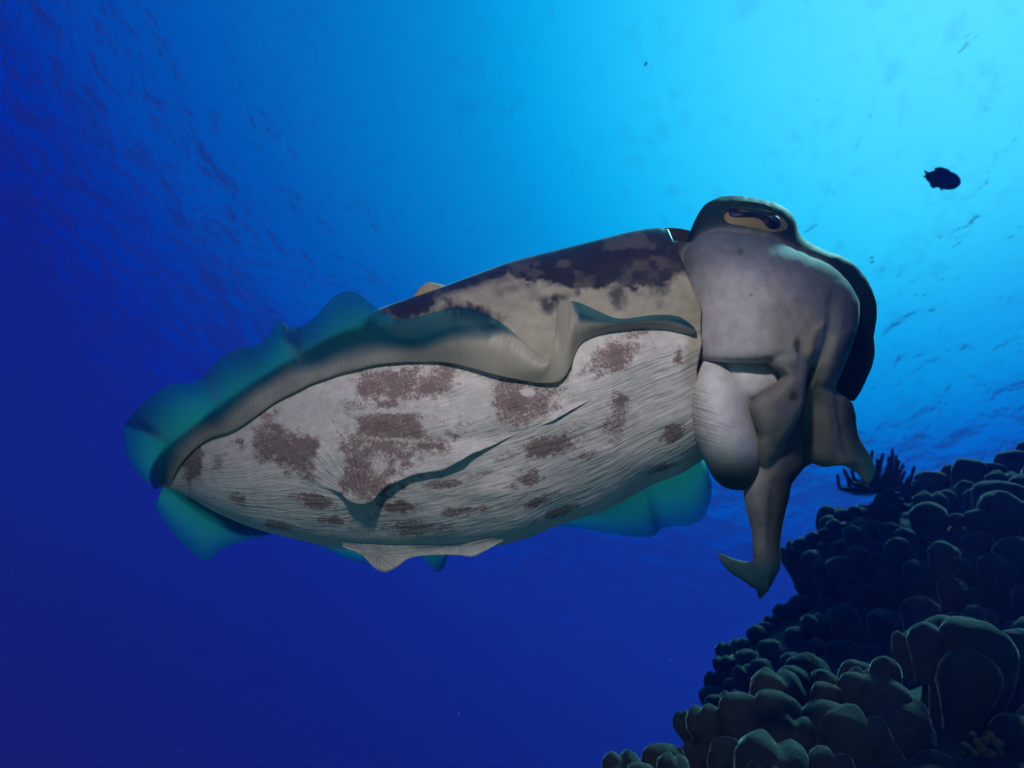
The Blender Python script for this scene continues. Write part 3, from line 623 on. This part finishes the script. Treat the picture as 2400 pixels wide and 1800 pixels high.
fold = bead('eyelid', [(1712, 476), (1740, 474), (1775, 478), (1805, 487), (1825, 500)], [1, 2.5, 3, 3, 1], LID, CUTTLE, .0006)
for o in (pupil, lid, fold):                 # sub-parts of the eye
    o.parent = eye; o.matrix_parent_inverse = Matrix.Identity(4)
# ---------------------------------------------------------------- reef
def coral_material(name, c1, c2, c3, fine=420, rough=.85):
    m = Mat(name); tc = m.n('ShaderNodeTexCoord').outputs['Object']
    g = m.n('ShaderNodeNewGeometry').outputs['Position']
    a = m.noise(14, g, 5, .6); b = m.noise(60, g, 5, .65); v = m.n('ShaderNodeTexVoronoi', {'Vector': g, 'Scale': fine}).outputs['Distance']
    col = m.mix(m.rng(a, .35, .65), (*c1, 1), (*c2, 1)); col = m.mix(m.rng(b, .58, .72, 0, .7), col, (*c3, 1))
    h = m.math('ADD', m.math('MULTIPLY', b, 1.0), m.math('MULTIPLY', v, .25))
    bump = m.n('ShaderNodeBump', {'Strength': .6, 'Distance': .004, 'Height': h}).outputs[0]
    m.surf(m.n('ShaderNodeBsdfPrincipled', {'Base Color': col, 'Roughness': rough, 'Normal': bump, 'Specular IOR Level': .06, 'Sheen Weight': 1.0, 'Sheen Roughness': .14, 'Sheen Tint': (.5, .95, .85, 1)}).outputs[0]); return m
CORAL = coral_material('coral', (.022, .033, .029), (.036, .045, .035), (.066, .072, .056))
ROCK = coral_material('reef_rock', (.016, .022, .020), (.030, .034, .028), (.05, .052, .040), 160)
KNOB = coral_material('knob_coral', (.12, .10, .035), (.17, .15, .06), (.20, .18, .10), 700)

def lobe_mesh(k):
    """rounded coral column, origin at the centre of its dome, axis +z, radius 1"""
    n, m = 26, 30; V = []
    t = np.linspace(0, 1, n)
    th = np.linspace(0, 2 * PI, m, endpoint=False)
    # profile from the foot to the crown
    dome = np.clip((t - .42) / .58, 0, 1) * PI / 2
    rad = np.where(t < .42, .48 + .50 * smooth(0, .42, t), np.cos(dome) ** .88 * .98)
    z = np.where(t < .42, -2.3 + 2.3 * t / .42, np.sin(dome) ** 1.0 * (.86 + .1 * (k % 3)))
    rad[-1] = 0.002
    T, Z = np.meshgrid(th, z); R = np.repeat(rad[:, None], m, 1)
    X, Y = R * np.cos(T), R * np.sin(T) * (.78 + .05 * k)
    P = np.stack([X, Y, Z], -1)
    nz = fbm(P * 1.1 + 31 * k, 3) - .5
    P[..., :2] *= (1 + .42 * nz)[..., None]; P[..., 2] += .30 * nz
    if k % 2: P[..., 2] -= .30 * np.exp(-(P[..., 0] / .22) ** 2) * (P[..., 2] > 0)      # grooved crown
    return new_mesh('lobe', P, grid_faces(n, m, True))
LOBES = [lobe_mesh(k) for k in range(7)]
for l in LOBES: l.materials.append(CORAL.m)
WORLD_UP = Vector((0, 0, 1))
def lobe(parent, xl, xr, yt, d, lean=0.0, stretch=1.0, k=None):
    r = (xr - xl) / 2 * d / F_PX; c = at((xl + xr) / 2, yt + (xr - xl) / 2 * .88, d)
    ax = (WORLD_UP * .78 - fw * .46 + lean * RT + random.uniform(-.08, .08) * UP).normalized()
    o = bpy.data.objects.new('lobe', LOBES[random.randrange(7) if k is None else k]); C.objects.link(o)
    q = ax.to_track_quat('Z', 'Y') @ Matrix.Rotation(random.choice((0, 0, PI)) + random.uniform(-.5, .5), 3, 'Z').to_quaternion()
    o.parent = parent; o.location = c - parent.location; o.rotation_euler = q.to_euler(); o.scale = (r * 1.14, r * 1.14, r * stretch)
    return o

def rock(name, st, ns, nth, amp, freq):
    px, py, d, th = loft(st, ns, nth, near=.7)
    P = at_np(px, py, d); c = P.mean(1, keepdims=True); dirn = P - c; dirn /= np.linalg.norm(dirn, axis=-1, keepdims=True) + 1e-9
    nz = fbm(P * freq, 5) - .5; nz2 = np.abs(fbm(P * freq * 2.3 + 9, 3) - .5)
    P = P + dirn * (amp * 2 * nz - amp * 1.2 * nz2 + amp * .3)[..., None]
    me = new_mesh(name, P, grid_faces(len(P), nth, True)); o = obj(name, me, ROCK); o['kind'] = 'structure'
    return o, BVHTree.FromPolygons([tuple(v) for v in P.reshape(-1, 3)], [tuple(f) for f in grid_faces(len(P), nth, True)])
SLOPE = [(2400, 1085, 3000, 1010, 1.95, .05), (2280, 1120, 3000, 1060, 1.95, .20), (2100, 1185, 3000, 1120, 1.93, .30), (1990, 1225, 3000, 1200, 1.90, .36), (1925, 1265, 3000, 1280, 1.87, .40), (1880, 1300, 3000, 1340, 1.84, .42), (1900, 1350, 3000, 1400, 1.80, .42), (1915, 1395, 3000, 1450, 1.77, .42),
         (1850, 1440, 3000, 1500, 1.73, .42), (1780, 1495, 3000, 1560, 1.68, .42), (1725, 1545, 3000, 1620, 1.63, .42), (1695, 1600, 3000, 1680, 1.58, .42), (1670, 1660, 3000, 1740, 1.52, .42), (1640, 1730, 3000, 1800, 1.46, .42), (1590, 1820, 3000, 1900, 1.4, .40), (1500, 2000, 3000, 2100, 1.3, .36), (1400, 2300, 3000, 2400, 1.15, .3)]
slope, BV_S = rock('reef_slope', SLOPE, 220, 300, .042, 6.5)
LEDGE = [(2300, 1560, 2600, 1540, 1.04, .03), (2060, 1640, 2700, 1600, 1.05, .10), (1830, 1690, 2750, 1680, 1.04, .13), (1700, 1740, 2800, 1740, 1.0, .15), (1600, 1800, 2800, 1800, .95, .17), (1500, 1860, 2800, 1860, .92, .17), (1430, 1960, 2800, 1960, .86, .16), (1350, 2150, 2800, 2150, .78, .14), (1300, 2400, 2800, 2400, .70, .10)]
ledge, BV_L = rock('reef_ledge', LEDGE, 120, 200, .014, 9.0)

def colony(px, py, d, label, group='lobed coral colonies on the reef'):
    return thing('coral_colony', at(px, py, d), label, 'coral', group)
# near colonies on the ledge
big = colony(2240, 1680, .95, 'coral colony with one broad dome and two narrow lobes pressed against it')
for a in ((2092, 2150, 1484, .97, -.15), (2134, 2206, 1470, .95, -.05), (2160, 2260, 1458, 1.0, 0), (2205, 2375, 1462, .93, .12), (2215, 2330, 1535, .90, .05)): lobe(big, *a[:4], lean=a[4], stretch=1.15)
edge_c = colony(2400, 1650, .95, 'coral colony of round lobes half hidden behind the broad dome')
for a in ((2344, 2440, 1484, .99, .2), (2385, 2500, 1448, 1.02, .2), (2420, 2540, 1500, .98, .2), (2500, 2620, 1470, 1.0, .2), (2560, 2690, 1520, .98, .25)): lobe(edge_c, *a[:4], lean=a[4])
mid = colony(1950, 1720, .93, 'sprawling coral colony of many clustered lobes beside the broad dome')
for a in ((2042, 2112, 1549, .90, .1), (1968, 2055, 1551, .95, 0), (1990, 2048, 1568, .93, 0), (1970, 2052, 1588, .90, -.05), (2020, 2130, 1592, .88, .2), (2040, 2190, 1640, .86, .3), (1904, 1978, 1603, .90, 0), (1896, 1966, 1579, .93, 0), (1846, 1942, 1546, .97, .1), (1830, 1894, 1564, .95, 0), (1764, 1880, 1574, .93, -.1), (1768, 1882, 1624, .89, 0),
          (1684, 1780, 1626, .90, -.15), (1612, 1692, 1664, .90, -.25), (1580, 1628, 1673, .93, -.3), (1796, 1912, 1680, .86, 0), (1890, 2010, 1650, .87, .05), (1940, 2080, 1668, .84, .1)): lobe(mid, *a[:4], lean=a[4], stretch=1.1)
front = colony(1800, 1800, .85, 'low coral colony with a wide grooved lobe below the clustered lobes')
for a in ((1730, 1895, 1725, .82, 0, 3), (1752, 1832, 1784, .79, -.05, None), (1660, 1740, 1735, .85, -.1, None), (1890, 2000, 1760, .80, .1, None), (2000, 2160, 1745, .82, .1, None), (2150, 2260, 1775, .80, .1, None)): lobe(front, *a[:4], lean=a[4], k=a[5])
tip_c = colony(1530, 1810, .88, 'small group of rounded coral lobes at the foot of the ledge')
for a in ((1500, 1606, 1753, .86, -.1), (1412, 1506, 1770, .87, -.2), (1540, 1612, 1774, .83, 0), (1470, 1540, 1790, .83, -.1), (1600, 1670, 1740, .88, -.1)): lobe(tip_c, *a[:4], lean=a[4])
right_c = colony(2420, 1780, .85, 'smooth domed coral colony beside small yellowish knobs')
for a in ((2330, 2520, 1688, .84, .1), (2385, 2480, 1655, .88, .2), (2500, 2640, 1670, .86, .2), (2480, 2600, 1740, .82, .2), (2610, 2750, 1720, .86, .2)): lobe(right_c, *a[:4], lean=a[4])
kn = thing('knob_coral', at(2310, 1770, .82), 'cluster of small yellowish round coral knobs between dark lobes', 'coral')
def knob_mesh():
    n, m = 12, 16; t = np.linspace(.001, PI - .001, n); th = np.linspace(0, 2 * PI, m, endpoint=False); T, H = np.meshgrid(t, th, indexing='ij')
    P = np.stack([np.sin(T) * np.cos(H), np.sin(T) * np.sin(H), np.cos(T)], -1); P *= (1 + .35 * (fbm(P * 1.6 + 3, 3) - .5))[..., None]
    return new_mesh('knob', P, grid_faces(n, m, True))
KM = knob_mesh(); KM.materials.append(KNOB.m)
for x, y, r in ((2338, 1742, 12), (2318, 1768, 13), (2330, 1775, 12), (2310, 1766, 9), (2300, 1752, 10), (2290, 1738, 8), (2312, 1735, 9), (2285, 1765, 9), (2272, 1755, 8), (2262, 1745, 7), (2345, 1765, 9), (2355, 1785, 10), (2300, 1785, 10), (2322, 1722, 8), (2280, 1720, 7), (2260, 1770, 8), (2335, 1795, 11), (2310, 1800, 9)):
    o = bpy.data.objects.new('knob', KM); C.objects.link(o); d = .80 + .02 * random.random(); o.parent = kn; o.location = at(x, y, d) - kn.location
    rr = r * d / F_PX; o.scale = (rr, rr * random.uniform(.85, 1.1), rr * random.uniform(.85, 1.2)); o.rotation_euler = [random.uniform(0, 6) for _ in range(3)]
# far colonies on the slope: each lobe stands on the rock where its ray meets it
far_rows = {
 'crest': (colony(2330, 1200, 1.7, 'coral colony of crowded round lobes along the crest of the reef'), [(2110, 2160, 1128), (2150, 2215, 1100), (2205, 2262, 1088), (2235, 2320, 1072), (2300, 2350, 1082), (2340, 2420, 1050), (2390, 2460, 1030), (2430, 2520, 1020),
    (2140, 2190, 1122), (2240, 2285, 1127), (2275, 2320, 1090), (2320, 2385, 1100), (2290, 2390, 1122), (2296, 2395, 1155), (2150, 2215, 1148), (2200, 2240, 1150), (2264, 2310, 1148), (2370, 2440, 1110), (2360, 2440, 1175), (2400, 2480, 1080)]),
 'shoulder': (colony(2050, 1260, 1.65, 'coral colony of rounded lobes below the feather star'), [(1915, 1985, 1184), (1925, 1975, 1210), (1940, 1990, 1216), (1985, 2035, 1185), (2010, 2040, 1180), (2040, 2100, 1175), (2050, 2110, 1155), (2075, 2110, 1168), (1980, 2036, 1231), (2046, 2085, 1223), (2065, 2115, 1222), (2140, 2215, 1178), (2142, 2190, 1203), (2195, 2225, 1205), (2232, 2262, 1203), (2270, 2340, 1188), (2340, 2400, 1205),
    (2080, 2140, 1262), (2082, 2135, 1280), (1988, 2040, 1282), (2100, 2150, 1240), (2000, 2060, 1210), (1960, 2010, 1190), (1920, 1960, 1235)]),
 'overhang': (colony(1900, 1330, 1.62, 'dark coral colony forming the overhang beside the long hanging arm'), [(1842, 1885, 1264), (1862, 1905, 1256), (1888, 1930, 1246), (1826, 1866, 1278), (1840, 1880, 1300), (1855, 1900, 1325), (1865, 1910, 1350), (1880, 1930, 1290), (1905, 1960, 1310), (1940, 2000, 1300)]),
 'middle': (colony(2200, 1420, 1.5, 'dim coral colony of scattered lobes in the shade under the crest'), [(2060, 2120, 1334), (2205, 2260, 1354), (2300, 2370, 1300), (2380, 2450, 1373), (2180, 2250, 1270), (2120, 2180, 1310), (2000, 2060, 1370), (2260, 2330, 1420), (2120, 2200, 1400), (2040, 2110, 1430), (1950, 2010, 1420), (2340, 2420, 1260)]),
 'edge': (colony(1780, 1520, 1.45, 'knobby dark coral colony stepping down the outer edge of the reef'), [(1815, 1862, 1412), (1850, 1895, 1396), (1790, 1830, 1440), (1752, 1795, 1466), (1770, 1810, 1455), (1714, 1756, 1496), (1678, 1722, 1504), (1672, 1716, 1535), (1650, 1700, 1572), (1640, 1690, 1605), (1725, 1770, 1520), (1720, 1770, 1560), (1780, 1830, 1500), (1840, 1890, 1470), (1700, 1750, 1590), (1690, 1740, 1620), (1655, 1700, 1630), (1760, 1810, 1545), (1880, 1940, 1440), (1830, 1880, 1530)])}
for key, (c, rows) in far_rows.items():
    for xl, xr, yt in rows:
        xm, ym = (xl + xr) / 2, yt + (xr - xl) * .55; d = depth_on(BV_S, xm, ym + 12, None)
        if d is None: d = float(np.interp(yt, [1050, 1250, 1400, 1600], [1.93, 1.85, 1.75, 1.6]))
        lobe(c, xl, xr, yt, d - .01, lean=-.2 if key in ('overhang', 'edge') else random.uniform(-.1, .1), stretch=.9)
# further lobes crowd the slope between the ones picked out above
OUT_X = lambda y: float(np.interp(y, [1150, 1200, 1265, 1330, 1400, 1470, 1540, 1620, 1700], [2150, 1990, 1890, 1905, 1890, 1810, 1720, 1690, 1680]))
placed = [((a + b) / 2, t + (b - a) / 2, (b - a) / 2) for _, r in far_rows.values() for a, b, t in r]
tries = 0
while tries < 2600 and len(placed) < 265:
    tries += 1; y = random.uniform(1150, 1620); x = random.uniform(OUT_X(y) + 25, 2480 if tries < 1300 else 2900); r = random.uniform(18, 36)
    if any((x - q[0]) ** 2 + (y - q[1]) ** 2 < (.80 * (r + q[2])) ** 2 for q in placed): continue
    d = depth_on(BV_S, x, y, None)
    if d is None: continue
    placed.append((x, y, r)); key = 'crest' if y < 1180 and x > 2120 else 'shoulder' if y < 1290 and x < 2280 else 'crest' if y < 1240 else 'edge' if x < OUT_X(y) + 140 and y > 1390 else 'overhang' if x < OUT_X(y) + 110 else 'middle'
    lobe(far_rows[key][0], x - r, x + r, y - r * .9, d + .012, lean=random.uniform(-.2, .15), stretch=.8)

# feather star -------------------------------------------------------------
FS = flat_mat('feather_star', (.022, .012, .045), .7, .2, (.035, .02, .05), 120)
fs_d = depth_on(BV_S, 2070, 1200, 1.6) - .06
fstar = thing('feather_star', at(2062, 1160, fs_d), 'dark purple feather star with upturned arms perched on the coral', 'feather star')
def feather_arm(tip, bend, dz):
    a = np.array([2062 + random.uniform(-8, 8), 1152.]); b = np.array(tip, float); mid_ = (a + b) / 2 + np.array(bend) * 1.6 + np.array([random.uniform(-7, 7), random.uniform(-5, 5)])
    Q = spline([(*a, fs_d), (*(a * .4 + mid_ * .6 + np.array(bend) * .2), fs_d + dz * .5), (*mid_, fs_d + dz * .8), (*b, fs_d + dz)], 22)
    P = at_np(Q[:, 0], Q[:, 1], Q[:, 2]); T = np.gradient(P, axis=0); T /= np.linalg.norm(T, axis=1, keepdims=True); B = np.cross(T, A_f); B /= np.linalg.norm(B, axis=1, keepdims=True); N = np.cross(B, T)
    V = []; F = []
    for i in range(22):
        r = .0062 * (1 - .30 * i / 21) * (1 if i < 21 else .5)
        for j in range(6): V.append(P[i] + r * (B[i] * math.cos(j * PI / 3) + N[i] * math.sin(j * PI / 3)))
    F += grid_faces(22, 6, True).tolist()
    for i in range(3, 22):                     # pinnules on both sides
        for s in (-1, 1):
            L = .017 * math.sin(PI * min(1, .25 + i / 26)); o = len(V); tipv = P[i] + L * (B[i] * s * .75 + T[i] * .66 + N[i] * .2)
            V += [P[i] + T[i] * .0022, P[i] - T[i] * .0022, tipv - T[i] * .0012, tipv + T[i] * .0012]; F.append([o, o + 1, o + 2, o + 3])
    obj('arm', new_mesh('arm', V, F), FS, fstar)
for tip, bend, dz in (((2045, 1054), (-6, 0), .0), ((2092, 1052), (6, -6), -.02), ((2101, 1066), (10, 0), .02), ((2118, 1088), (10, 4), .03), ((2144, 1092), (12, 12), -.01), ((2122, 1104), (6, 8), .0), ((1963, 1111), (-26, 10), .0), ((1976, 1098), (-18, 4), -.03), ((2070, 1062), (0, 0), .04), ((2108, 1078), (6, 4), -.03), ((2130, 1118), (8, 12), .02), ((2020, 1085), (-10, 0), .02), ((2034, 1070), (-4, 0), -.02), ((1996, 1100), (-14, 4), .03), ((2084, 1070), (4, 0), -.03), ((2150, 1130), (10, 18), .01), ((2056, 1075), (-3, 0), -.03), ((1985, 1120), (-16, 10), .02)):
    feather_arm(tip, bend, dz)

# damselfish -----------------------------------------------------------------
FISHM = flat_mat('fish', (.010, .014, .04), .6, .2, (.014, .020, .05), 90)
def fish(tail, nose, d, hgt, label, group=None, detailed=True):
    A, Bn = at(*tail, d + .01), at(*nose, d); ax = (Bn - A); L = ax.length; ax.normalize()
    side = ax.cross(UP).normalized(); up = side.cross(ax).normalized(); H = hgt * d / F_PX
    root = thing('fish', (A + Bn) / 2 - up * H / 2, label, 'fish', group)
    w = lambda x, y, z: (A + Bn) / 2 + ax * (x * L) + up * (z * H) + side * (y * H)
    prof = [(-.38, .18), (-.30, .30), (-.17, .43), (0, .49), (.15, .50), (.28, .46), (.38, .37), (.45, .24), (.495, .08)]
    n, m = 24, 20; Q = spline(prof, n); V = []
    for x, r in Q:
        for j in range(m): V.append(w(x, .36 * r * math.cos(2 * PI * j / m), r * math.sin(2 * PI * j / m) - .04))
    p = Piece(np.array([tuple(v) for v in V]), grid_faces(n, m, True)); c0, c1 = p.V[:m].mean(0), p.V[-m:].mean(0); p.V = np.vstack([p.V, c0, c1]); i = np.arange(m); j = (i + 1) % m; b = (n - 1) * m
    p.F = np.vstack([p.F, np.stack([j, i, 0*i + n*m, 0*i + n*m], 1), np.stack([b + i, b + j, 0*i + n*m + 1, 0*i + n*m + 1], 1)])
    obj('body', tri_mesh('body', p), FISHM, root)
    def finp(name, pts):
        k = len(pts); V = [w(x, .012, z) for x, z in pts] + [w(x, -.012, z) for x, z in pts]
        me = bpy.data.meshes.new(name); me.from_pydata([tuple(v) for v in V], [], [list(range(k)), list(range(2 * k - 1, k - 1, -1))] + [[i, i + k, (i + 1) % k + k, (i + 1) % k] for i in range(k)]); me.update()
        obj(name, me, FISHM, root)
    finp('tail_fin', [(-.34, .14), (-.42, .20), (-.49, .24), (-.43, .06), (-.42, -.02), (-.48, -.12), (-.42, -.16), (-.34, -.16)])
    if detailed:
        finp('dorsal_fin', [(.22, .40), (.10, .55), (-.10, .58), (-.24, .46), (-.22, .25), (.1, .38)])
        finp('anal_fin', [(-.02, -.48), (-.14, -.62), (-.25, -.50), (-.22, -.24), (-.05, -.40)])
        finp('pelvic_fin', [(.16, -.48), (.06, -.66), (.02, -.46)])
fish((2162, 408), (2252, 428), 2.1, 44, 'dark stubby fish swimming in the bright water above the reef crest')
fish((1510, 155), (1516, 145), 5.0, 6, 'lone tiny fish high in the bright water', None, False)
for tl, ns, d, h in (((2037, 606), (2047, 602), 4.0, 3), ((2039, 617), (2049, 611), 4.0, 3)): fish(tl, ns, d, h, 'tiny fish, one of two close together beside the cuttlefish head', 'pair of tiny fish', False)

# drifting particles ---------------------------------------------------------
def specks():
    n = 120; V = []; F = []
    base = np.array([(1, 0, 0), (-1, 0, 0), (0, 1, 0), (0, -1, 0), (0, 0, 1), (0, 0, -1)], float); tri = [(0, 2, 4), (2, 1, 4), (1, 3, 4), (3, 0, 4), (2, 0, 5), (1, 2, 5), (3, 1, 5), (0, 3, 5)]
    for k in range(n):
        c = RNG.uniform((-1.2, .1, .1), (1.2, 1.8, 1.8)); r = RNG.uniform(.0003, .0008)
        if c @ A_f < .3: continue
        o = len(V); V += (c + base * r * RNG.uniform(.6, 1.4, 3)).tolist(); F += [(a + o, b + o, e + o) for a, b, e in tri]
    o = obj('drifting_particles', new_mesh('drifting_particles', V, F), flat_mat('particle', (.5, .5, .45), .8, .1)); o['kind'] = 'stuff'
    tag(o, 'fine pale particles drifting in the water', 'particles')
specks()
# ---------------------------------------------------------------- the water itself, as a thin blue haze round camera and reef
def haze():
    bm = bmesh.new(); bmesh.ops.create_cube(bm, size=1.0)
    me = bpy.data.meshes.new('haze'); bm.to_mesh(me); bm.free()
    o = obj('haze', me); o['kind'] = 'stuff'; o.location = (0.6, 0.8, 0.1); o.scale = (18.0, 18.0, 12.2)
    o['label'] = 'clear blue sea water'; o['category'] = 'water'
    m = Mat('haze')
    v = m.n('ShaderNodeVolumePrincipled', {'Color': (.02, .12, .90, 1), 'Density': .022, 'Anisotropy': .3, 'Absorption Color': (.2, .6, .85, 1)})
    m.t.links.new(v.outputs[0], m.out.inputs['Volume']); me.materials.append(m.m)
haze()
